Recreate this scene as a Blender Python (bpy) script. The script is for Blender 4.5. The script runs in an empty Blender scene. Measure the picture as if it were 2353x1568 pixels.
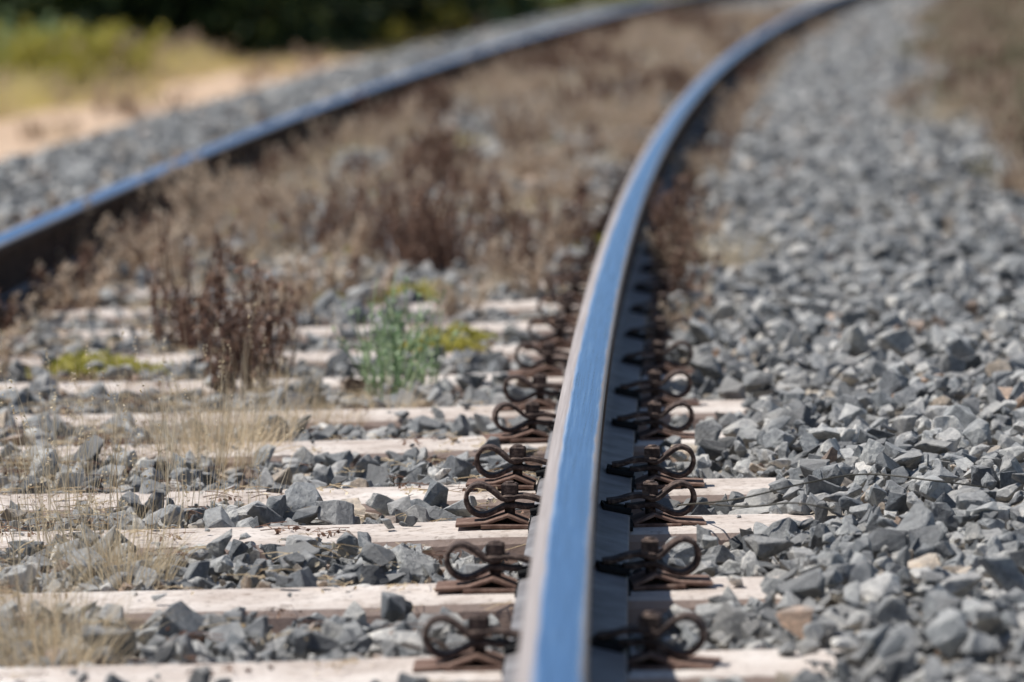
import bpy, bmesh, math, random
import numpy as np
from mathutils import Vector, Matrix, Euler
random.seed(7); rng=np.random.default_rng(7)
scene=bpy.context.scene
scene.view_settings.view_transform='Standard'
scene.view_settings.look='None'
scene.view_settings.exposure=0
scene.view_settings.gamma=1

# ------------------------------------------------------------ track geometry
PY=[4.81,5.67,6.55,7.63,8.53,9.49,10.68,12.2,13.8,16.8,19.9,24.5,31.6,42.0]
PX=[.0346,.0522,.0701,.1044,.1317,.1648,.2108,.2784,.3597,.528,.743,1.047,1.621,2.728]
cf=np.polyfit(PY,PX,3,w=[3,3,3,3,3,3,3,3,2.5,2,1.5,1,1,1])
dcf=np.polyder(cf)
HG=0.7525
def xr(y):
    y=np.asarray(y,float)
    yc=np.clip(y,4.5,42)
    b=np.polyval(cf,yc); s=np.polyval(dcf,yc)
    d=y-yc
    return b+s*d+np.where(d>0,d*d*0.0016,0)
def sl(y):
    y=np.asarray(y,float)
    yc=np.clip(y,4.5,42); d=y-yc
    return np.polyval(dcf,yc)+np.where(d>0,d*0.0032,0)
def pos(o,y):
    """o: lateral offset from the track centre line (right +), y: station"""
    a=np.arctan(sl(y)); c=np.cos(a); s=np.sin(a)
    return xr(y)+(o-HG)*c, y-(o-HG)*s, a
SL=[6.02,6.71,7.41,7.91,8.65,9.21,9.87,10.5]
while SL[0]>1.5: SL.insert(0,SL[0]-0.66)
while SL[-1]<62: SL.append(SL[-1]+0.65+random.uniform(-.03,.03))
SLA=np.array(SL)
def wob(x,y):
    return (np.sin(x*5.1+y*1.7)+np.sin(y*3.3-x*2.9+1.3)+np.sin(x*9.7+2.1)*np.sin(y*7.9))/3
def hf(o,y):
    o=np.asarray(o,float); y=np.asarray(y,float); a=np.abs(o+0.04*wob(o,y))
    crib=-0.020+0.024*np.clip((y-10.5)/5,0,1)+.013*wob(o*1.3+2,y*.8)
    h=np.where(a<0.98,crib,np.where(a<1.12,crib+(a-0.98)/0.14*(0.028-crib),0.028))
    # right of the right rail the ballast creeps up to the rail beyond station 9
    cr=np.clip((y-8.9)/1.2,0,1)
    h2=np.where(o>.85,np.maximum(h,crib+(.022-crib)*cr*np.clip((o-.83)/.12,0,1)),h)
    left=np.interp(-o,[1.7,3.3,3.6],[0,-0.46,-0.56])
    right=np.interp(o,[2.3,3.4,3.8],[0,-0.46,-0.56])
    return h2+left+right+0.012*wob(o*2,y*2)*np.where(a>1.1,1.5,.7)

# ------------------------------------------------------------ materials
def newmat(name):
    m=bpy.data.materials.new(name); m.use_nodes=True
    nt=m.node_tree; b=nt.nodes['Principled BSDF']
    return m,nt,b
def N(nt,t,**k):
    n=nt.nodes.new(t)
    for a,v in k.items(): setattr(n,a,v)
    return n
def ramp(nt,fac,stops):
    r=N(nt,'ShaderNodeValToRGB'); e=r.color_ramp.elements
    while len(e)<len(stops): e.new(0.5)
    for i,(p,c) in enumerate(stops):
        e[i].position=p; e[i].color=(*c,1)
    nt.links.new(fac,r.inputs[0]); return r.outputs[0]
def noise(nt,vec,scale,detail=4,rough=.6):
    n=N(nt,'ShaderNodeTexNoise'); n.inputs['Scale'].default_value=scale
    n.inputs['Detail'].default_value=detail; n.inputs['Roughness'].default_value=rough
    nt.links.new(vec,n.inputs['Vector']); return n.outputs['Fac']
def mixc(nt,fac,a,b,mode='MIX'):
    m=N(nt,'ShaderNodeMix',data_type='RGBA',blend_type=mode)
    for s,v in ((0,fac),(6,a),(7,b)):
        if isinstance(v,(int,float)): m.inputs[s].default_value=v
        elif isinstance(v,tuple): m.inputs[s].default_value=(*v,1)
        else: nt.links.new(v,m.inputs[s])
    return m.outputs[2]
def bump(nt,b,h,strength,dist):
    n=N(nt,'ShaderNodeBump'); n.inputs['Strength'].default_value=strength
    n.inputs['Distance'].default_value=dist
    nt.links.new(h,n.inputs['Height']); nt.links.new(n.outputs[0],b.inputs['Normal'])
def objco(nt): return N(nt,'ShaderNodeTexCoord').outputs['Object']

def stone_mat(i,base):
    m,nt,b=newmat('ballast_stone_%d'%i)
    co=objco(nt)
    oi=N(nt,'ShaderNodeObjectInfo')
    vr=ramp(nt,oi.outputs['Random'],[(0,(.58,.585,.60)),(.5,(1,1,1)),(1,(1.45,1.43,1.39))])
    n1=noise(nt,co,2.2,6,.65)
    var=ramp(nt,n1,[(.3,(.56,.58,.61)),(.52,(1,1,1)),(.72,(1.4,1.36,1.28))])
    c=mixc(nt,1.0,base,var,'MULTIPLY')
    c=mixc(nt,1.0,c,vr,'MULTIPLY')
    n2=noise(nt,co,9,6,.75)
    c=mixc(nt,1.0,c,ramp(nt,n2,[(.35,(.70,.70,.71)),(.6,(1.12,1.12,1.12))]),'MULTIPLY')
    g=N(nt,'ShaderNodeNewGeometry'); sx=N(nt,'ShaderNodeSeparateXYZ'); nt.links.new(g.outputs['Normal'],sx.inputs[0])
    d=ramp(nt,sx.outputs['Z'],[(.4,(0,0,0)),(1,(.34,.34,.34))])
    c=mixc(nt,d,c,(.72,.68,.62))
    nt.links.new(c,b.inputs['Base Color'])
    b.inputs['Roughness'].default_value=.5
    bump(nt,b,n2,.5,.06)
    return m
STCOL=[(.10,.110,.120),(.17,.183,.195),(.25,.262,.272),(.31,.32,.322),(.36,.366,.362),(.47,.465,.445),(.62,.60,.565),(.21,.226,.238),(.35,.345,.33),(.42,.425,.42),(.52,.42,.32),(.42,.29,.21)]
M_STONES=[stone_mat(i,c) for i,c in enumerate(STCOL)]
def simple(name,stops,scale=20,rough=.8,bs=.3,bd=.005,metal=0,spec=.3):
    m,nt,b=newmat(name); co=objco(nt)
    n=noise(nt,co,scale,6,.65)
    nt.links.new(ramp(nt,n,stops),b.inputs['Base Color'])
    b.inputs['Roughness'].default_value=rough; b.inputs['Metallic'].default_value=metal
    b.inputs['Specular IOR Level'].default_value=spec
    if bs: bump(nt,b,n,bs,bd)
    return m
M_RUST=simple('rusty_steel',[(.32,(.030,.021,.019)),(.5,(.078,.052,.044)),(.66,(.21,.15,.12))],110,.75,.8,.003)
M_PLATE=simple('rust_plate',[(.3,(.09,.05,.036)),(.55,(.21,.13,.10)),(.72,(.40,.30,.24))],60,.85,.5,.002)
M_RAILSIDE=simple('rail_side_rust',[(.3,(.035,.024,.02)),(.55,(.065,.045,.037)),(.75,(.11,.075,.06))],18,.9,.25,.003,0,.1)
M_FOOT=simple('rail_foot_dusty',[(.3,(.12,.11,.11)),(.55,(.22,.21,.215)),(.75,(.32,.31,.31))],14,.65,.25,.003,0,.4)
M_PAD=simple('rubber_pad',[(.3,(.012,.012,.014)),(.7,(.03,.03,.03))],30,.9,.2,.002,0,.1)
M_WIRE=simple('wire',[(.3,(.06,.055,.045)),(.7,(.12,.11,.09))],30,.6,0)
def concrete():
    m,nt,b=newmat('sleeper_concrete'); co=N(nt,'ShaderNodeNewGeometry').outputs['Position']
    n1=noise(nt,co,5.5,8,.7); n2=noise(nt,co,70,5,.7); n3=noise(nt,co,1.6,3,.5); n4=noise(nt,co,13,6,.75)
    c=ramp(nt,n1,[(.3,(.44,.37,.32)),(.45,(.62,.545,.49)),(.6,(.74,.675,.62)),(.72,(.81,.755,.71))])
    c=mixc(nt,1.0,c,ramp(nt,n3,[(.35,(.82,.79,.77)),(.6,(1,1,1))]),'MULTIPLY')
    c=mixc(nt,1.0,c,ramp(nt,n4,[(.30,(.66,.60,.55)),(.44,(1,1,1))]),'MULTIPLY')
    c=mixc(nt,1.0,c,ramp(nt,n2,[(.32,(.50,.47,.45)),(.46,(1,1,1)),(.75,(1.05,1.05,1.05))]),'MULTIPLY')
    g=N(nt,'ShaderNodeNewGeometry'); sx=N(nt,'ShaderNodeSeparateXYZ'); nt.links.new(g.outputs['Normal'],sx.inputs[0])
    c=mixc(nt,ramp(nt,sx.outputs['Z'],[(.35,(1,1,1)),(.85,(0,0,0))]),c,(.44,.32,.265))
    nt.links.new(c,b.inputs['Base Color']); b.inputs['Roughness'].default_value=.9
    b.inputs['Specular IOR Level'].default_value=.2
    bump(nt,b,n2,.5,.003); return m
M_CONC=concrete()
def railtop():
    m,nt,b=newmat('polished_rail_top')
    uv=N(nt,'ShaderNodeUVMap',uv_map='UVMap').outputs[0]
    sx=N(nt,'ShaderNodeSeparateXYZ'); nt.links.new(uv,sx.inputs[0])
    mp=N(nt,'ShaderNodeMapping'); mp.inputs['Scale'].default_value=(1.0,.008,1); nt.links.new(uv,mp.inputs[0])
    st=noise(nt,mp.outputs[0],230,6,.75)
    mp2=N(nt,'ShaderNodeMapping'); mp2.inputs['Scale'].default_value=(1.0,.05,1); nt.links.new(uv,mp2.inputs[0])
    st2=noise(nt,mp2.outputs[0],90,3,.6)
    ad=N(nt,'ShaderNodeMath',operation='MULTIPLY_ADD'); nt.links.new(st2,ad.inputs[0]); ad.inputs[1].default_value=.008; nt.links.new(sx.outputs['X'],ad.inputs[2])
    mr=N(nt,'ShaderNodeMath',operation='ADD'); nt.links.new(ad.outputs[0],mr.inputs[0]); mr.inputs[1].default_value=.05
    ml=N(nt,'ShaderNodeMath',operation='MULTIPLY'); nt.links.new(mr.outputs[0],ml.inputs[0]); ml.inputs[1].default_value=10.0
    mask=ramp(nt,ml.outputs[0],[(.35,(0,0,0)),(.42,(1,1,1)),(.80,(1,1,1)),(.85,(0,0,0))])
    sky_tint=ramp(nt,st,[(.28,(.10,.26,.50)),(.42,(.19,.43,.77)),(.55,(.28,.55,.92)),(.70,(.60,.80,.98))])  # streaky running band; blue sky reflection is painted into the metal's base colour
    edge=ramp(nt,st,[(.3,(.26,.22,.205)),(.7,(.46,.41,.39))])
    c=mixc(nt,mask,edge,sky_tint)
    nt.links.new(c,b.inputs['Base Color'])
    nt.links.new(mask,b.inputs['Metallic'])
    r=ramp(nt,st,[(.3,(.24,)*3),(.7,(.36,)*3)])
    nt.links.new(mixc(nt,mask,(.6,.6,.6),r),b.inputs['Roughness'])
    return m
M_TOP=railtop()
def ground_mat(name,stops,scale,s2=None):
    m,nt,b=newmat(name); co=N(nt,'ShaderNodeNewGeometry').outputs['Position']
    n1=noise(nt,co,scale,8,.65); n2=noise(nt,co,scale*14,5,.7)
    c=ramp(nt,n1,stops)
    c=mixc(nt,1.0,c,ramp(nt,n2,[(.3,(.7,.7,.7)),(.6,(1.1,1.1,1.1))]),'MULTIPLY')
    nt.links.new(c,b.inputs['Base Color']); b.inputs['Roughness'].default_value=.95
    bump(nt,b,n2,.6,.02); return m
M_GROUND=ground_mat('dry_ground',[(.3,(.36,.31,.10)),(.5,(.60,.48,.22)),(.7,(.70,.56,.32))],.7)
M_DIRT=ground_mat('dirt',[(.3,(.46,.31,.20)),(.5,(.58,.41,.28)),(.7,(.64,.48,.35))],.8)
M_BED=ground_mat('ballast_fines',[(.3,(.15,.135,.115)),(.5,(.36,.315,.26)),(.7,(.54,.47,.39))],3)
def plantmat(name,stops,rough=.8,trans=.0):
    m,nt,b=newmat(name)
    g=N(nt,'ShaderNodeNewGeometry')
    ri=g.outputs['Random Per Island']
    nt.links.new(ramp(nt,ri,stops),b.inputs['Base Color'])
    b.inputs['Roughness'].default_value=rough; b.inputs['Specular IOR Level'].default_value=.2
    if trans:
        out=nt.nodes['Material Output']; t=N(nt,'ShaderNodeBsdfTranslucent')
        nt.links.new(ramp(nt,ri,stops),t.inputs[0])
        mx=N(nt,'ShaderNodeMixShader'); mx.inputs[0].default_value=trans
        nt.links.new(b.outputs[0],mx.inputs[1]); nt.links.new(t.outputs[0],mx.inputs[2]); nt.links.new(mx.outputs[0],out.inputs[0])
    return m
M_STRAW=plantmat('dry_straw',[(0,(.50,.37,.22)),(.5,(.72,.59,.40)),(1,(.86,.75,.56))],.7,.35)
M_BROWN=plantmat('dead_weed_brown',[(0,(.09,.048,.036)),(.5,(.20,.115,.083)),(1,(.38,.25,.18))],.8,.12)
M_TAN=plantmat('weathered_weed',[(0,(.34,.24,.17)),(.5,(.56,.44,.33)),(1,(.74,.62,.49))],.8,.3)
M_GREEN=plantmat('green_weed',[(0,(.19,.30,.13)),(.5,(.36,.49,.27)),(1,(.58,.66,.44))],.6,.3)
M_MOSS=plantmat('yellow_green_leaves',[(0,(.32,.30,.06)),(.5,(.52,.49,.10)),(1,(.66,.59,.22))],.7,.35)
M_SHRUB=plantmat('grey_green_shrub',[(0,(.17,.16,.09)),(.5,(.34,.305,.20)),(1,(.50,.45,.33))],.8,.25)
M_FIELD=plantmat('field_grass',[(0,(.38,.42,.10)),(.35,(.64,.58,.18)),(.7,(.84,.69,.34)),(1,(.88,.74,.46))],.7,.45)
M_LEAF=plantmat('tree_leaves',[(0,(.014,.028,.012)),(.6,(.03,.052,.018)),(1,(.07,.10,.035))],.6,.15)
M_BARK=simple('bark',[(.3,(.05,.035,.025)),(.7,(.14,.10,.07))],9,.9,.6,.03)

# ------------------------------------------------------------ mesh helpers
def mesh(name,V,F,mats,midx=None,smooth=False):
    me=bpy.data.meshes.new(name); me.from_pydata([tuple(v) for v in V],[],F)
    for m in mats: me.materials.append(m)
    if midx is not None: me.polygons.foreach_set('material_index',midx)
    if smooth: me.polygons.foreach_set('use_smooth',[True]*len(F))
    me.update(); return me
def obj(name,me,loc=(0,0,0),rz=0,s=1,link=True):
    o=bpy.data.objects.new(name,me); o.location=loc; o.rotation_euler=(0,0,rz)
    o.scale=(s,s,s) if not isinstance(s,tuple) else s
    if link: scene.collection.objects.link(o)
    return o
def tube(V,F,pts,r0,r1,n=3):
    b=len(V); L=len(pts)
    for i,p in enumerate(pts):
        d=(pts[min(i+1,L-1)]-pts[max(i-1,0)])
        d=d.normalized() if d.length>1e-9 else Vector((0,0,1))
        u=d.cross(Vector((.37,.91,.13))).normalized(); w=d.cross(u)
        r=r0+(r1-r0)*i/(L-1)
        for k in range(n):
            a=2*math.pi*k/n; V.append(p+u*(r*math.cos(a))+w*(r*math.sin(a)))
    for i in range(L-1):
        for k in range(n):
            k2=(k+1)%n
            F.append((b+i*n+k,b+i*n+k2,b+(i+1)*n+k2,b+(i+1)*n+k))
def quad(V,F,p,size,asp=1.6,rnd=random):
    d=Vector((rnd.gauss(0,1),rnd.gauss(0,1),rnd.gauss(0,1))).normalized()
    u=d.cross(Vector((rnd.gauss(0,1),rnd.gauss(0,1),rnd.gauss(0,1)))).normalized()
    w=d.cross(u); b=len(V)
    V+= [p, p+u*size*.5*asp+w*size*.45, p+u*size*asp+d*size*.25, p+u*size*.5*asp-w*size*.45]
    F.append((b,b+1,b+2,b+3))
def blade(V,F,p,d0,h,w,bend,seg=4):
    b=len(V)
    ang=random.uniform(0,3.14); side=Vector((math.cos(ang),math.sin(ang),0))
    p=p.copy(); d=(Vector((0,0,1))+d0).normalized()
    for i in range(seg+1):
        ww=w*(1-i/seg)**.7+w*.08
        V+= [p-side*ww*.5,p+side*ww*.5]
        p=p+d*h/seg
        d=(d+Vector((d0.x,d0.y,0))*bend+Vector((random.gauss(0,.05),random.gauss(0,.05),-bend*.25))).normalized()
    for i in range(seg): F.append((b+2*i,b+2*i+1,b+2*i+3,b+2*i+2))
def grass_tuft(name,mat,n,h,spread,w,base=.03,lean=.5,seeds=False):
    V=[];F=[]
    for i in range(n):
        a=random.uniform(0,6.283); r=base*math.sqrt(random.random())
        l=random.uniform(0,lean)
        blade(V,F,Vector((r*math.cos(a),r*math.sin(a),-.01)),Vector((math.cos(a)*l,math.sin(a)*l,0)),h*random.uniform(.2,1)**1.3,w*random.uniform(.6,1.2),random.uniform(.05,spread))
        if seeds and random.random()<.35:
            p=(V[-1]+V[-2])/2
            for k in range(5): quad(V,F,p-Vector((0,0,k*.006)),.005)
    return mesh(name,V,F,[mat])
def dead_weed(name,mat,nst,h,rad,leafy=1.0,r=.0016,lsz=.009,erect=.35,branch=1.0):
    V=[];F=[]
    for i in range(nst):
        a=random.uniform(0,6.283); rr=rad*math.sqrt(random.random())
        p=Vector((rr*math.cos(a),rr*math.sin(a),-.01)); d=Vector((math.cos(a)*random.uniform(0,erect),math.sin(a)*random.uniform(0,erect),1)).normalized()
        hh=h*random.uniform(.45,1); pts=[p]; sg=7
        for k in range(sg):
            d=(d+Vector((random.gauss(0,.13),random.gauss(0,.13),.05))).normalized(); pts.append(pts[-1]+d*hh/sg)
        tube(V,F,pts,r,r*.35)
        for k in range(1,sg+1):
            for q in range(random.choice([0,1,1,2])):
                if random.random()>branch: continue
                bd=(d*.6+Vector((random.gauss(0,.6),random.gauss(0,.6),random.uniform(0,.6)))).normalized()
                bl=hh*random.uniform(.08,.28)*(1.1-k/sg*.6)
                bp=[pts[k]]
                for z in range(3):
                    bd=(bd+Vector((random.gauss(0,.2),random.gauss(0,.2),.15))).normalized(); bp.append(bp[-1]+bd*bl/3)
                tube(V,F,bp,r*.55,r*.2)
                for z in range(int(random.uniform(2,7)*leafy)):
                    t=random.random(); j=min(2,int(t*3)); pp=bp[j].lerp(bp[j+1],t*3-j)
                    quad(V,F,pp+Vector((random.gauss(0,.003),random.gauss(0,.003),random.gauss(0,.003))),lsz*random.uniform(.4,1.2))
        for z in range(int(8*leafy)):
            t=random.uniform(.2,1)*sg; j=min(sg-1,int(t)); pp=pts[j].lerp(pts[j+1],t-j)
            quad(V,F,pp,lsz*random.uniform(.4,1.1))
    return mesh(name,V,F,[mat])
def mound(name,mat,n,rx,rz,sz):
    V=[];F=[]
    for i in range(n):
        a=random.uniform(0,6.283); r=math.sqrt(random.random())*(1+.25*math.sin(a*3+.7)+.15*math.sin(a*5))
        z=rz*max(0,(1-r*r))*random.uniform(.2,1)*(0.7+.5*math.sin(a*3+1))
        quad(V,F,Vector((r*rx*math.cos(a),r*rx*.8*math.sin(a),max(0,z))),sz*random.uniform(.5,1.2))
    return mesh(name,V,F,[mat])

# ------------------------------------------------------------ scatter via geometry nodes
def source_coll(name,meshes):
    c=bpy.data.collections.new(name)
    for i,me in enumerate(meshes):
        o=bpy.data.objects.new('%s_variant_%02d'%(name,i),me); c.objects.link(o)
    return c
def scatter(name,coll,P,R,S,I):
    me=bpy.data.meshes.new(name); n=len(P)
    me.vertices.add(n); me.vertices.foreach_set('co',np.asarray(P,np.float32).ravel())
    for nm,tp,key,dat in (('rot','FLOAT_VECTOR','vector',R),('scl','FLOAT_VECTOR','vector',S),('idx','INT','value',I)):
        a=me.attributes.new(nm,tp,'POINT')
        a.data.foreach_set(key,np.asarray(dat,np.int32 if tp=='INT' else np.float32).ravel())
    me.update()
    o=obj(name,me)
    g=bpy.data.node_groups.new(name+'_scatter','GeometryNodeTree')
    g.interface.new_socket('Geometry',in_out='INPUT',socket_type='NodeSocketGeometry')
    g.interface.new_socket('Geometry',in_out='OUTPUT',socket_type='NodeSocketGeometry')
    gi=g.nodes.new('NodeGroupInput'); go=g.nodes.new('NodeGroupOutput')
    ip=g.nodes.new('GeometryNodeInstanceOnPoints'); ci=g.nodes.new('GeometryNodeCollectionInfo')
    ci.inputs['Collection'].default_value=coll; ci.inputs['Separate Children'].default_value=True; ci.inputs['Reset Children'].default_value=True
    ip.inputs['Pick Instance'].default_value=True
    def na(nm,dt):
        x=g.nodes.new('GeometryNodeInputNamedAttribute'); x.data_type=dt; x.inputs['Name'].default_value=nm
        return [s for s in x.outputs if s.enabled and s.name=='Attribute'][0]
    e=g.nodes.new('FunctionNodeEulerToRotation'); g.links.new(na('rot','FLOAT_VECTOR'),e.inputs[0])
    g.links.new(gi.outputs[0],ip.inputs['Points']); g.links.new(ci.outputs[0],ip.inputs['Instance'])
    g.links.new(na('idx','INT'),ip.inputs['Instance Index']); g.links.new(e.outputs[0],ip.inputs['Rotation'])
    g.links.new(na('scl','FLOAT_VECTOR'),ip.inputs['Scale']); g.links.new(ip.outputs[0],go.inputs[0])
    md=o.modifiers.new('scatter','NODES'); md.node_group=g
    return o

# ------------------------------------------------------------ rocks
def rock(seed,flat,mi):
    r=random.Random(seed); bm=bmesh.new()
    ax=(1,r.uniform(.55,.9),flat)
    for i in range(r.randint(9,14)):
        v=Vector((r.gauss(0,1),r.gauss(0,1),r.gauss(0,1))).normalized()*r.uniform(.85,1.1)
        m=max(abs(v.x),abs(v.y),abs(v.z)); v=v.lerp(v/m,.35)*.9
        bm.verts.new((v.x*ax[0]*.5,v.y*ax[1]*.5,v.z*ax[2]*.5))
    res=bmesh.ops.convex_hull(bm,input=bm.verts[:])
    bmesh.ops.delete(bm,geom=[g for g in res['geom_interior'] if isinstance(g,bmesh.types.BMVert)],context='VERTS')
    bmesh.ops.dissolve_limit(bm,angle_limit=.22,verts=bm.verts[:],edges=bm.edges[:])
    bmesh.ops.bevel(bm,geom=bm.edges[:],offset=.02,segments=1,affect='EDGES',profile=.6)
    bmesh.ops.triangulate(bm,faces=bm.faces[:])
    bmesh.ops.subdivide_edges(bm,edges=[e for e in bm.edges if e.calc_length()>.22],cuts=1)
    for v in bm.verts:
        v.co*=1+.05*math.sin(v.co.x*17+seed)*math.sin(v.co.y*15+seed*2)+.035*math.sin(v.co.z*31+v.co.x*23)+r.gauss(0,.008)
    bmesh.ops.triangulate(bm,faces=bm.faces[:])
    bmesh.ops.recalc_face_normals(bm,faces=bm.faces[:])
    me=bpy.data.meshes.new('stone'); bm.to_mesh(me); bm.free(); me.materials.append(M_STONES[mi]); return me
NR=34
rocks=source_coll('stones',[rock(100+i,random.uniform(.38,.8),(i%10)) for i in range(30)]+[rock(140+i,.6,10+i%2) for i in range(4)])
def ridx(n):
    i=rng.integers(0,30,n); m=rng.random(n)<.06; i[m]=rng.integers(30,34,m.sum()); return i

def field(y0,y1,o0f,o1f,sp,zoff,smin,smax,prob=1.0,tilt=3.2,top=False):
    ys=np.arange(y0,y1,sp); out=[]
    for yy in ys:
        o0=o0f(yy); o1=o1f(yy)
        os=np.arange(o0,o1,sp)
        out.append(np.stack([os,np.full_like(os,yy)],1))
    A=np.concatenate(out); A+=rng.uniform(-.55*sp,.55*sp,A.shape)
    A=A[rng.random(len(A))<prob]
    o,y=A[:,0],A[:,1]
    s=smin+(smax-smin)*rng.random(len(o))**1.8
    z=hf(o,y)+zoff+rng.uniform(-.008,.010,len(o))
    ds=np.min(np.abs(y[:,None]-SLA[None,:]),axis=1)
    ins=(ds<.086+s*.22+.016*np.sin(o*23+y*9))&(np.abs(o)<1.30)&(z-s*.1<.010)
    onr=(np.abs(np.abs(o)-HG)<.095+s*.2)
    z=np.where(onr,np.minimum(z,-.045),z)
    near_clip=(np.abs(np.abs(o)-HG)<.22)&(ds<.15)
    if top:
        k=(ds<.1)&~near_clip&~onr&(np.abs(o)<1.1); z=np.where(k,.0+s*.22,z); 
    else: k=~ins&~near_clip
    o,y,s,z=o[k],y[k],s[k],z[k]
    X,Y,a=pos(o,y)
    P=np.stack([X,Y,z],1)
    R=rng.uniform(-3.14,3.14,P.shape)
    R[:,0]=rng.normal(0,tilt,len(P)); R[:,1]=rng.normal(0,tilt,len(P))
    S=s[:,None]*rng.uniform(.8,1.2,P.shape)
    return P,R,S
def lo(y): return max(-3.35,min(-1.7,-.103*y+ -float(xr(y))+HG-1.0))
def hi(y): return min(3.3,max(1.8,.103*y-float(xr(y))+HG+.9))
parts=[]
parts.append(field(3.6,13,lo,hi,.042,-.008,.042,.072,1,.5))
parts.append(field(3.6,13,lo,hi,.058,.006,.042,.084,.8,.6))
parts.append(field(3.6,13,lo,hi,.10,.020,.05,.105,.42,.5))
parts.append(field(3.6,13,lo,hi,.03,.0,.014,.028,.45,.8))
parts.append(field(3.6,22,lo,hi,.045,.0,.010,.042,.17,.3,True))
parts.append(field(13,24,lo,hi,.054,.0,.05,.09,.9,.5))
parts.append(field(13,24,lo,hi,.08,.014,.05,.095,.6,.6))
parts.append(field(24,52,lo,hi,.080,.004,.07,.12,.9,.5))
P=np.concatenate([p[0] for p in parts]);R=np.concatenate([p[1] for p in parts]);S=np.concatenate([p[2] for p in parts])
print('stones',len(P))
scatter('ballast',rocks,P,R,S,ridx(len(P)))

# ballast bed sheet
ys=np.concatenate([np.arange(0,30,.15),np.arange(30,75,.6)]); os=np.concatenate([np.arange(-3.6,-1.2,.1),np.arange(-1.2,1.2,.04),np.arange(1.2,3.85,.1)])
V=[];F=[]
for y in ys:
    X,Y,_=pos(os,np.full_like(os,y)); Z=hf(os,np.full_like(os,y))-.02+.012*np.clip((y-14)/5,0,1)*(np.abs(os)<.7)
    V+=list(zip(X,Y,Z))
n=len(os)
F=[(i*n+j,i*n+j+1,(i+1)*n+j+1,(i+1)*n+j) for i in range(len(ys)-1) for j in range(n-1)]
obj('ballast_bed',mesh('ballast_bed',V,F,[M_BED],smooth=True))
# ground to the horizon
GZ=-.43
g=1500
V=[];F=[]
xs=sorted(set([-g,-400,-120,-60]+[x*1.5 for x in range(-27,28)]+[60,120,400,g]))
yy=sorted(set([-g,-400,-100,-40]+[x*2.0 for x in range(-10,60)]+[150,300,600,g]))
for y in yy:
    for x in xs: V.append((x,y,GZ+.03*math.sin(x*.9+y*.4)*math.sin(y*.6)))
n=len(xs); F=[(i*n+j,i*n+j+1,(i+1)*n+j+1,(i+1)*n+j) for i in range(len(yy)-1) for j in range(n-1)]
obj('ground',mesh('ground',V,F,[M_GROUND],smooth=True))
# dirt path beside the line
V=[];F=[]; py=np.arange(0,90,.5); po=np.linspace(0,1,8)
for y in py:
    w0=-3.20+.06*math.sin(y*1.3); w1=-4.75+.15*math.sin(y*.7)+.08*math.sin(y*2.1)
    o=w0+(w1-w0)*po; X,Y,_=pos(o,np.full_like(o,y))
    Z=GZ+.045+.01*np.sin(o*5+y)-.03*(np.abs(po-.5)*2)**6
    V+=list(zip(X,Y,Z))
F=[(i*8+j,(i+1)*8+j,(i+1)*8+j+1,i*8+j+1) for i in range(len(py)-1) for j in range(7)]
obj('dirt_path',mesh('dirt_path',V,F,[M_DIRT],smooth=True))

# ------------------------------------------------------------ rails
half=[(0,.1707),(.010,.1704),(.020,.1696),(.027,.1680),(.032,.1650),(.0355,.1600),(.0362,.1500),(.0362,.1380),(.032,.1350),(.014,.1290),(.0085,.122),(.0080,.060),(.0095,.042),(.015,.034),(.035,.026),(.071,.0175),(.074,.015),(.074,.007)]
prof=[(-a,b) for a,b in reversed(half)]+half[1:]
def rail(name,oc):
    ys=np.concatenate([np.arange(1,25,.12),np.arange(25,75,.3)])
    V=[];F=[];MI=[];UV=[]
    n=len(prof); pu=[p[0] for p in prof]
    for y in ys:
        X,Y,_=pos(np.array([oc+p[0] for p in prof]),np.full(n,y))
        V+=[(X[k],Y[k],prof[k][1]) for k in range(n)]
    for i in range(len(ys)-1):
        for j in range(n):
            j2=(j+1)%n
            F.append((i*n+j,i*n+j2,(i+1)*n+j2,(i+1)*n+j))
            top=j2!=0 and min(prof[j][1],prof[j2][1])>=.1599
            foot=j2!=0 and max(prof[j][1],prof[j2][1])<=.0345
            MI.append(1 if top else (2 if foot else 0))
            UV+=[(pu[j],ys[i]),(pu[j2],ys[i]),(pu[j2],ys[i+1]),(pu[j],ys[i+1])]
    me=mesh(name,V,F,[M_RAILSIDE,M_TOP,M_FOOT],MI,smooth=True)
    uv=me.uv_layers.new(name='UVMap'); uv.data.foreach_set('uv',np.array(UV,np.float32).ravel())
    bm=bmesh.new(); bm.from_mesh(me); bmesh.ops.recalc_face_normals(bm,faces=bm.faces[:]); bm.to_mesh(me); bm.free()
    return obj(name,me)
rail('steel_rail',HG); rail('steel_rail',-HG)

# ------------------------------------------------------------ sleepers
def sleeper_mesh():
    xs=[-1.30,-1.28,-1.05,-.95,-.62,-.45,0,.45,.62,.95,1.05,1.28,1.30]
    zt=[-.03,-.008,0,0,0,-.004,-.006,-.004,0,0,0,-.008,-.03]
    V=[];F=[]
    for x,z in zip(xs,zt):
        V+=[(x,-.145,-.22),(x,-.106,z-.014),(x,-.101,z-.004),(x,-.092,z),(x,.092,z),(x,.101,z-.004),(x,.106,z-.014),(x,.145,-.22)]
    for i in range(len(xs)-1):
        for j in range(7): F.append((i*8+j,(i+1)*8+j,(i+1)*8+j+1,i*8+j+1))
    F.append(tuple(range(8))); L=(len(xs)-1)*8; F.append(tuple(L+7-k for k in range(8)))
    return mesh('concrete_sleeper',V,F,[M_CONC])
SM=sleeper_mesh()
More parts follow.
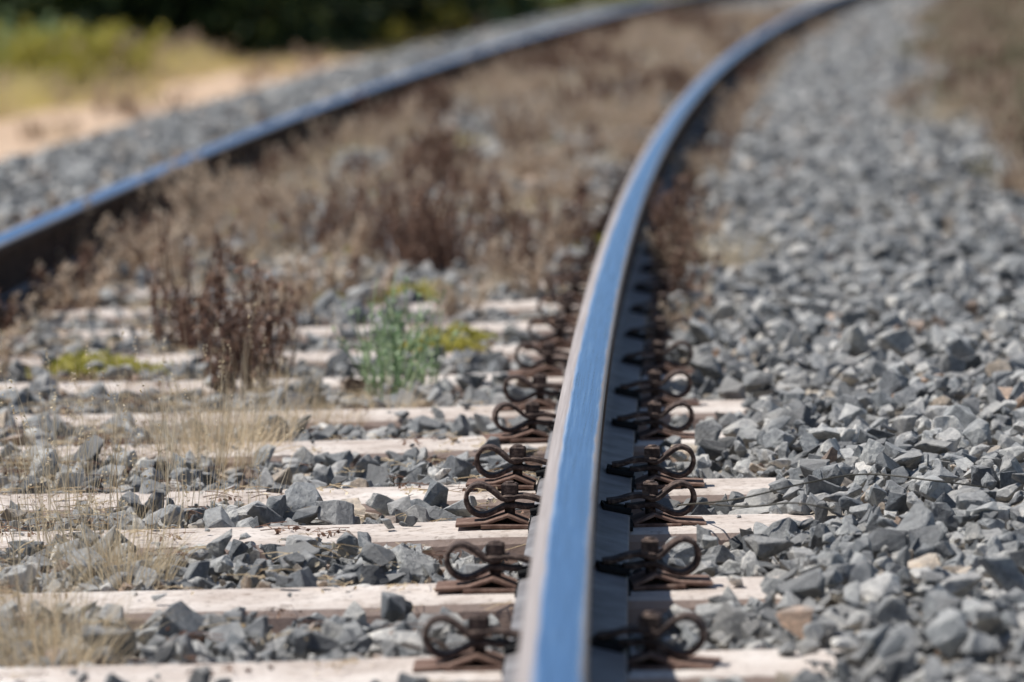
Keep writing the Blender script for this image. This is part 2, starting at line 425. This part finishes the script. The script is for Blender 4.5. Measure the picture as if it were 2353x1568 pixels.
# ------------------------------------------------------------ clip
def smoothpts(pts,n=4):
    P=[Vector(p) for p in pts]; out=[]
    for i in range(len(P)-1):
        p0=P[max(i-1,0)];p1=P[i];p2=P[i+1];p3=P[min(i+2,len(P)-1)]
        for k in range(n):
            t=k/n
            out.append(.5*((2*p1)+(-p0+p2)*t+(2*p0-5*p1+4*p2-p3)*t*t+(-p0+3*p1-3*p2+p3)*t**3))
    out.append(P[-1]); return out
def ribbon(V,F,MI,pts,th,w,mi,sm=True):
    P=smoothpts(pts) if sm else [Vector(p) for p in pts]
    b=len(V); L=len(P); be=th*.22
    for i,p in enumerate(P):
        t=(P[min(i+1,L-1)]-P[max(i-1,0)]).normalized(); nn=Vector((-t.y,t.x))
        A=p+nn*th/2; B=p-nn*th/2; A2=p+nn*(th/2-be); B2=p-nn*(th/2-be)
        y0=-w/2; y1=w/2
        V+=[(A.x,y0+be,A.y),(A.x,y1-be,A.y),(A2.x,y1,A2.y),(B2.x,y1,B2.y),(B.x,y1-be,B.y),(B.x,y0+be,B.y),(B2.x,y0,B2.y),(A2.x,y0,A2.y)]
    for i in range(L-1):
        for k in range(8):
            k2=(k+1)%8; F.append((b+i*8+k,b+(i+1)*8+k,b+(i+1)*8+k2,b+i*8+k2)); MI.append(mi)
    F.append(tuple(b+k for k in range(8))); MI.append(mi)
    F.append(tuple(b+(L-1)*8+7-k for k in range(8))); MI.append(mi)
def prism(V,F,MI,c,r,z0,z1,n,mi,ch=.15,rot=0):
    b=len(V); rs=[(z0,r),(z1-r*ch,r),(z1,r*(1-ch*1.5))]
    for z,rr in rs:
        for k in range(n):
            a=2*math.pi*k/n+rot; V.append((c[0]+rr*math.cos(a),c[1]+rr*math.sin(a),z))
    for i in range(2):
        for k in range(n): F.append((b+i*n+k,b+i*n+(k+1)%n,b+(i+1)*n+(k+1)%n,b+(i+1)*n+k)); MI.append(mi)
    F.append(tuple(b+2*n+k for k in range(n))); MI.append(mi)
def clip_mesh():
    V=[];F=[];MI=[]
    ribbon(V,F,MI,[(.042,.036),(.060,.038),(.078,.043),(.094,.044),(.107,.040),(.119,.041),(.133,.052),(.147,.0605),(.160,.060),(.170,.051),(.1725,.037),(.166,.0235),(.153,.016),(.140,.017),(.126,.0235),(.112,.030),(.098,.030),(.084,.028),(.070,.028)],.0070,.032,0)
    ribbon(V,F,MI,[(.079,.005),(.092,.010),(.110,.0175),(.126,.012),(.144,.006),(.163,.0045),(.188,.003)],.0045,.080,1,False)
    ribbon(V,F,MI,[(.079,.002),(.125,.0025),(.150,.002)],.006,.09,1,False)
    ribbon(V,F,MI,[(.034,.030),(.050,.0265),(.076,.0215)],.009,.060,2,False)
    prism(V,F,MI,(.107,0),.008,.0,.058,12,0)
    prism(V,F,MI,(.107,0),.017,.0435,.047,14,0)
    prism(V,F,MI,(.107,0),.0170,.047,.0635,4,0,rot=.7)
    prism(V,F,MI,(.107,0),.0075,.0635,.066,12,0)
    me=mesh('rail_clip',V,F,[M_RUST,M_PLATE,M_PAD],MI)
    bm=bmesh.new(); bm.from_mesh(me); bmesh.ops.recalc_face_normals(bm,faces=bm.faces[:]); bm.to_mesh(me); bm.free()
    return me
CM=clip_mesh()
x0,x1,y0,y1=-.078,.078,-.09,.09
PV=[(x0,y0,0.0005),(x1,y0,0.0005),(x1,y1,0.0005),(x0,y1,0.0005),(x0,y0,.0068),(x1,y0,.0068),(x1,y1,.0068),(x0,y1,.0068)]
PF=[(0,3,2,1),(4,5,6,7),(0,1,5,4),(1,2,6,5),(2,3,7,6),(3,0,4,7)]
PM=mesh('rail_pad',PV,PF,[M_PAD])
for s in SL:
    X,Y,a=pos(0.0,s); jr=random.gauss(0,.006)
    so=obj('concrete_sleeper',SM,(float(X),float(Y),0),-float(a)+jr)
    if s<34:
        for oc in (HG,-HG):
            X,Y,a=pos(oc,s)
            obj('rail_pad',PM,(float(X),float(Y),0),-float(a)+jr)
            for side in (1,-1):
                c=obj('rail_clip',CM,(float(X)+random.gauss(0,.0015),float(Y)+random.gauss(0,.006),0.0005),-float(a)+(0 if side>0 else math.pi)+random.gauss(0,.08))
                c.rotation_euler[1]=random.gauss(0,.014)

# loose block of stone lying in the crib
bs=obj('loose_rock',rock(140,.62,1),(0,0,0))

# ------------------------------------------------------------ plants between the rails
def gz(x,y,up=0):
    o=x-float(xr(y))+HG
    return float(hf(o,y))+.01+up
def put(name,me,x,y,s=1,rz=None,up=0):
    return obj(name,me,(x,y,gz(x,y,up)),random.uniform(0,6.28) if rz is None else rz,s)
DW=[dead_weed('dead_weed',M_BROWN,n,.27,.06,1.2,.0028,.012,.35) for n in (9,11,8)]
DS=[dead_weed('dead_weed',M_BROWN,n,.29,.05,.5,.0042,.011,.45,.4) for n in (14,11)]
DT=[dead_weed('dry_weed',M_TAN,n,.22,.07,1.6,.0018,.010) for n in (12,15)]
GT=[grass_tuft('dry_grass_tuft',M_STRAW,n,.18,.35,.0016,.085,1.0) for n in (150,190)]
GL=[grass_tuft('dry_grass_tuft',M_STRAW,n,.34,.12,.0017,.13,.35,True) for n in (34,42)]
GM=[dead_weed('green_weed',M_GREEN,n,.26,.045,.4,.0027,.012,.65,.4) for n in (13,11)]
MO=[mound('creeping_weed',M_MOSS,1500,.10,.028,.011),mound('creeping_weed',M_MOSS,1300,.09,.035,.011)]
def W(px,py,z=0.0):
    ux=(px-1176)-.022*(py-784); uy=(py-784)+.022*(px-1176)
    v=uy+784+185; h=.91-z
    return ux*h/v, 11400*h/v
x,y=W(905,1425); bs.location=(x,y,.018); bs.scale=(.085,.085,.085); bs.rotation_euler=(.5,.5,.4)
for px,py,s in ((420,790,.85),(480,800,.9),(550,900,1.1),(590,860,.95),(640,780,.7),(510,830,.75),(570,880,.75)):
    x,y=W(px,py); put('dead_weed',random.choice(DW),x,y,s)
for px,py,s in ((410,780,1.1),(560,890,.85),(630,850,.6)):
    x,y=W(px,py); put('dead_weed',random.choice(DS),x,y,s)
for px,py,s in ((970,610,1.0),(1040,625,1.0),(920,590,1.15),(860,600,.8),(1010,600,1.05),(990,620,.9),(720,580,.8),(1190,640,.8),(940,610,.9)):
    x,y=W(px,py); put('dead_weed',random.choice(DS),x,y,s)
for px,py,s in ((700,590,.9),(1000,625,.9),(1050,610,.9),(960,600,.9),(1190,620,.8),(760,560,.9),(1130,500,.7),(1000,400,1.0),(1040,390,.9),(1220,360,1.0),(1190,370,.9)):
    x,y=W(px,py); put('dead_weed',random.choice(DW),x,y,s)
for px,py,s in ((460,560,1.2),(430,530,1.1),(620,590,.8),(1220,680,.8),(1010,380,1.0),(1210,370,1.0),(1320,300,.9),(1100,480,.8),(1130,640,.7),(60,640,.9),(150,620,1.0),(280,560,.9),(320,620,.7),(1260,600,.7),(820,560,.9),(560,540,.9),(680,540,.9)):
    x,y=W(px,py); put('dry_weed',random.choice(DT),x,y,s)
for px,py,s,k in ((885,905,1.0,0),(935,885,1.0,1),(860,880,.8,1),(970,875,.8,0)):
    x,y=W(px,py); put('green_weed',GM[k],x,y,s)
for px,py,s in ((1010,800,1.1),(1040,770,.9),(230,840,1.2),(180,830,.8),(760,700,.7),(930,680,1.0),(970,670,.9),(880,690,.6)):
    x,y=W(px,py); put('creeping_weed',random.choice(MO),x,y,s)
for px,py,s in ((500,1040,1.0),(560,1020,.9),(440,1030,.8),(400,1000,.6),(520,1000,.8),(600,980,.7),(250,1310,.9),(310,1300,.8),(200,1290,.5),(280,1330,.8),(90,1500,.9),(160,1480,.8),(20,1470,.8),(130,1520,.8),(60,1400,.6),(700,960,.7),(900,930,.7),(780,960,.5),(650,900,.6),(1680,640,.9),(1630,630,.8),(1730,620,.6),(1600,650,.7),(1560,600,.9),(1150,660,.6),(800,640,.7),(60,1080,.6),(1060,700,.6),(700,700,.7),(330,700,.6)):
    x,y=W(px,py); put('dry_grass_tuft',random.choice(GT),x,y,s)
for px,py,s in ((450,1050,.9),(130,1080,.8),(250,1250,.9),(90,1250,.8),(380,1180,.7),(620,950,.7),(560,1170,.5),(60,1430,.8),(200,1120,.7),(320,1080,.8),(30,1120,.7),(500,960,.8),(180,1000,.6),(350,960,.7),(540,1030,.8),(410,1060,.8),(220,1330,.7),(120,1180,.7),(20,1300,.7),(460,1140,.6)):
    x,y=W(px,py); put('dry_grass_tuft',random.choice(GL),x,y,s)
for px,py,s in ((1530,650,.9),(1570,700,.8),(1510,600,.8),(1550,600,.9)):
    x,y=W(px,py); put('dead_weed',random.choice(DW),x,y,s)
# thin wires lying over the shoulder stones
def wire(pts):
    V=[];F=[];P=[]
    q=[]
    for px,py,z in pts:
        x,y=W(px,py,z); q.append(Vector((x,y,z)))
    for i in range(len(q)-1):
        p0=q[max(i-1,0)];p1=q[i];p2=q[i+1];p3=q[min(i+2,len(q)-1)]
        for k in range(10):
            t=k/10
            P.append(.5*((2*p1)+(-p0+p2)*t+(2*p0-5*p1+4*p2-p3)*t*t+(-p0+3*p1-3*p2+p3)*t**3))
    tube(V,F,P,.0014,.0013,6); return obj('wire',mesh('wire',V,F,[M_WIRE],smooth=True))
wire([(1560,1165,.03),(1700,1150,.062),(1850,1115,.078),(1990,1093,.085),(2150,1108,.08),(2280,1125,.065)])
wire([(1600,1160,.03),(1720,1168,.065),(1830,1160,.075),(1930,1178,.065)])

wc=source_coll('weeds',[dead_weed('w',M_TAN,7,.17,.07,2.0,.0020,.014),dead_weed('w',M_BROWN,6,.21,.06,1.6,.0028,.014),grass_tuft('w',M_STRAW,60,.15,.5,.003,.08,1.1),grass_tuft('w',M_TAN,60,.12,.5,.003,.09,1.2),mound('w',M_MOSS,260,.08,.03,.018)])
P=[];I=[];Sc=[]
for i in range(3900):
    y=11+33*random.random()**.8; o=random.uniform(-.66,.66)
    cl=wob(o*1.4+3,y*.6)+.35*wob(o*3,y*2)
    if y<14.5 and random.random()<.55: continue
    if cl<.0 and random.random()<.82: continue
    X,Y,_=pos(o,y); P.append((float(X),float(Y),float(hf(o,y))+.005))
    br=wob(o*.9+7,y*.35)>.25
    I.append(random.choices(range(5),[2,7,3,2,.3] if br else [4,.2,9,6,.9])[0]); Sc.append(random.uniform(.35,1.0))
for i in range(850):
    y=random.uniform(9,40); o=random.choice([-.63,-.63,-.88,.89])+random.gauss(0,.035)
    if o>0 and (random.random()<.3 or y<10.5): continue
    X,Y,_=pos(o,y); P.append((float(X),float(Y),float(hf(o,y)))); I.append(random.choices(range(4),[4,2,4,3])[0]); Sc.append(random.uniform(.35,.85))
n=len(P); R=np.zeros((n,3)); R[:,2]=rng.uniform(0,6.28,n)
scatter('dry_weeds',wc,P,R,np.repeat(np.array(Sc)[:,None],3,1),I)
# loose straw and twigs littering the cribs and sleepers
lt=[]
for k in range(4):
    V=[];F=[]
    for j in range(5):
        a=random.uniform(0,6.28); L=random.uniform(.02,.06); c=Vector((random.gauss(0,.02),random.gauss(0,.02),random.uniform(.0,.006)))
        d=Vector((math.cos(a),math.sin(a),random.gauss(0,.12)))
        tube(V,F,[c-d*L/2,c+Vector((0,0,.002)),c+d*L/2],.0008,.0005)
    for j in range(7): quad(V,F,Vector((random.gauss(0,.025),random.gauss(0,.025),.001)),random.uniform(.003,.008))
    lt.append(mesh('l',V,F,[M_STRAW if k%2 else M_BROWN]))
lc=source_coll('litter',lt)
P=[];Sc=[]
for i in range(2200):
    y=random.uniform(5,14); o=random.uniform(-.7,.7)
    if random.random()<.7 and o>0: continue
    ds=min(abs(y-s) for s in SL); X,Y,_=pos(o,y)
    z=.001 if ds<.09 else float(hf(o,y))+.018
    P.append((float(X),float(Y),z)); Sc.append(random.uniform(.5,1.3))
n=len(P); R=np.zeros((n,3)); R[:,2]=rng.uniform(0,6.28,n)
scatter('straw_litter',lc,P,R,np.repeat(np.array(Sc)[:,None],3,1),rng.integers(0,4,n))
# scrub on the right shoulder
sc_=source_coll('scrub',[dead_weed('s',M_SHRUB,12,.34,.10,2.0,.0025,.018,.6),dead_weed('s',M_TAN,10,.30,.10,1.6,.0025,.016,.6),grass_tuft('s',M_STRAW,90,.28,.4,.004,.12,.9),dead_weed('s',M_BROWN,9,.32,.09,1.6,.0025,.016,.5)])
P=[];I=[];Sc=[]
for i in range(3200):
    y=random.uniform(15,52); o=1.75+abs(random.gauss(0,.6))+.22*math.sin(y*.8)
    if o>3.4 or random.random()>(o-1.45)/.9: continue
    if wob(o*.8,y*.5)<-.35: continue
    X,Y,_=pos(o,y); P.append((float(X),float(Y),float(hf(o,y)))); I.append(random.choices(range(4),[4,5,4,3])[0]); Sc.append(random.uniform(.3,.6)+.6*min(1,max(0,o-1.9))*random.random())
n=len(P); R=np.zeros((n,3)); R[:,2]=rng.uniform(0,6.28,n)
scatter('scrub',sc_,P,R,np.repeat(np.array(Sc)[:,None],3,1),I)

# field grass left
gc=source_coll('grasses',[grass_tuft('g',M_FIELD,70,.34,.35,.012,.15,.7),grass_tuft('g',M_STRAW,70,.30,.4,.010,.18,.8),grass_tuft('g',M_FIELD,80,.24,.4,.014,.2,.8),dead_weed('g',M_TAN,8,.35,.15,2,.004,.03),dead_weed('g',M_MOSS,16,.50,.22,4,.004,.03,.6),dead_weed('g',M_GREEN,14,.50,.2,4,.004,.03,.6)])
P=[];I=[];Sc=[]
for i in range(10000):
    y=random.uniform(22,62); o=-4.45+.3*math.sin(y*.9)-random.random()**1.3*8.8
    if y>46: o=random.uniform(-13,-2.9)
    if wob(o*.5,y*.3)<-.4: continue
    X,Y,_=pos(o,y); P.append((float(X),float(Y),GZ+.02)); 
    edge=(o>-5.2); bush=wob(o*.35+1,y*.16+2)>.15
    I.append(random.choices(range(6),[4,5,4,.4,0,0] if edge else ([4,2,2,.8,1.8,.7] if bush else [6,4,4,.5,.45,.12]))[0]); Sc.append(random.uniform(.3,.6) if edge else random.uniform(.6,1.25))
for i in range(2500):
    y=random.uniform(30,90); o=random.uniform(3.3,9)
    X,Y,_=pos(o,y); P.append((float(X),float(Y),GZ)); I.append(random.choices(range(6),[3,3,3,2,1,1])[0]); Sc.append(random.uniform(.8,1.6))
for i in range(2500):
    y=random.uniform(50,95); o=random.uniform(-6,-2.2)
    X,Y,_=pos(o,y); P.append((float(X),float(Y),GZ)); I.append(random.choices(range(6),[3,5,3,2,1,.3])[0]); Sc.append(random.uniform(.7,1.4))
for i in range(18):   # dead stalks at the foot of the shoulder and on the path
    y=random.uniform(22,45); o=-3.3-abs(random.gauss(0,.6))
    X,Y,_=pos(o,y); P.append((float(X),float(Y),GZ+.03)); I.append(random.choice([3,1])); Sc.append(random.uniform(.4,.9))
n=len(P); R=np.zeros((n,3)); R[:,2]=rng.uniform(0,6.28,n)
scatter('tall_grass',gc,P,R,np.repeat(np.array(Sc)[:,None],3,1),I)

# ------------------------------------------------------------ trees
def tree_mesh(seed,H=5.5):
    r=random.Random(seed); V=[];F=[];MI=[]
    def t(pts,a,b,n=7):
        f0=len(F); tube(V,F,pts,a,b,n); MI.extend([0]*(len(F)-f0))
    tips=[]
    pts=[Vector((0,0,-.1))]; d=Vector((r.gauss(0,.08),r.gauss(0,.08),1))
    for k in range(6): pts.append(pts[-1]+d.normalized()*H*.12); d=d+Vector((r.gauss(0,.1),r.gauss(0,.1),0))
    t(pts,.16,.06)
    for k in range(24):
        z=r.uniform(.05,1)*6 if k>6 else r.uniform(.2,1.2); j=min(5,int(z)); p=pts[j].lerp(pts[j+1],z-j)
        a=r.uniform(0,6.28); dd=Vector((math.cos(a),math.sin(a),r.uniform(-.15,.8) if k>6 else r.uniform(-.1,.2))).normalized(); L=r.uniform(1.0,2.1)
        bp=[p]
        for q in range(5):
            dd=(dd+Vector((r.gauss(0,.18),r.gauss(0,.18),r.gauss(0,.12)))).normalized(); bp.append(bp[-1]+dd*L/5); tips.append(bp[-1])
        t(bp,.045,.012,5)
    for p in tips:
        for q in range(60):
            c=p+Vector((r.gauss(0,.24),r.gauss(0,.24),r.gauss(0,.2)))
            if c.z<0.05: continue
            quad(V,F,c,r.uniform(.05,.12),1.6,r); MI.append(1)
    return mesh('tree',V,F,[M_BARK,M_LEAF],MI)
TM=[tree_mesh(1),tree_mesh(2),tree_mesh(3)]
tp=[(-9.5,48),(-7.6,47.5),(-5.9,48.5),(-4.6,49),(-3.2,49),(-2.0,51),(-1.2,53),(-8.8,52),(-6.6,52),(-4.6,52.5),(-2.9,54),(-11.5,50),(-1.6,57),(-5.5,57),(2.5,84),(7,86)]
for i,(x,y) in enumerate(tp):
    obj('tree',TM[i%3],(x,y,GZ),random.uniform(0,6.28),random.uniform(.85,1.2))

# ------------------------------------------------------------ light, sky, camera
sd=Vector((-.50,.09,.84)).normalized()
el=math.asin(sd.z); az=math.atan2(sd.x,sd.y)
L=bpy.data.lights.new('sun','SUN'); L.energy=5.0; L.angle=math.radians(.53); L.color=(1,.965,.91)
lo_=bpy.data.objects.new('sun',L); scene.collection.objects.link(lo_); lo_.location=(-5,5,10)
lo_.rotation_euler=(-sd).to_track_quat('-Z','Y').to_euler()
w=bpy.data.worlds.new('World'); scene.world=w; w.use_nodes=True
nt=w.node_tree; bg=nt.nodes['Background']; sk=nt.nodes.new('ShaderNodeTexSky'); sk.sky_type='NISHITA'; sk.sun_disc=False
sk.sun_elevation=el; sk.sun_rotation=az; sk.air_density=1.0; sk.dust_density=.4; sk.ozone_density=1.5
nt.links.new(sk.outputs[0],bg.inputs[0]); bg.inputs[1].default_value=.085
cam=bpy.data.cameras.new('camera'); co=bpy.data.objects.new('camera',cam); scene.collection.objects.link(co)
cam.lens=11400/2353*36; cam.sensor_width=36; cam.sensor_fit='HORIZONTAL'; cam.clip_end=4000; cam.clip_start=.1
pitch=math.atan(969/11400)
co.matrix_world=Matrix.Translation((0,0,.91))@Matrix.Rotation(math.pi/2-pitch,4,'X')@Matrix.Rotation(-.022,4,'Z')
cam.dof.use_dof=True; cam.dof.focus_distance=7.6; cam.dof.aperture_fstop=4.5
scene.camera=co
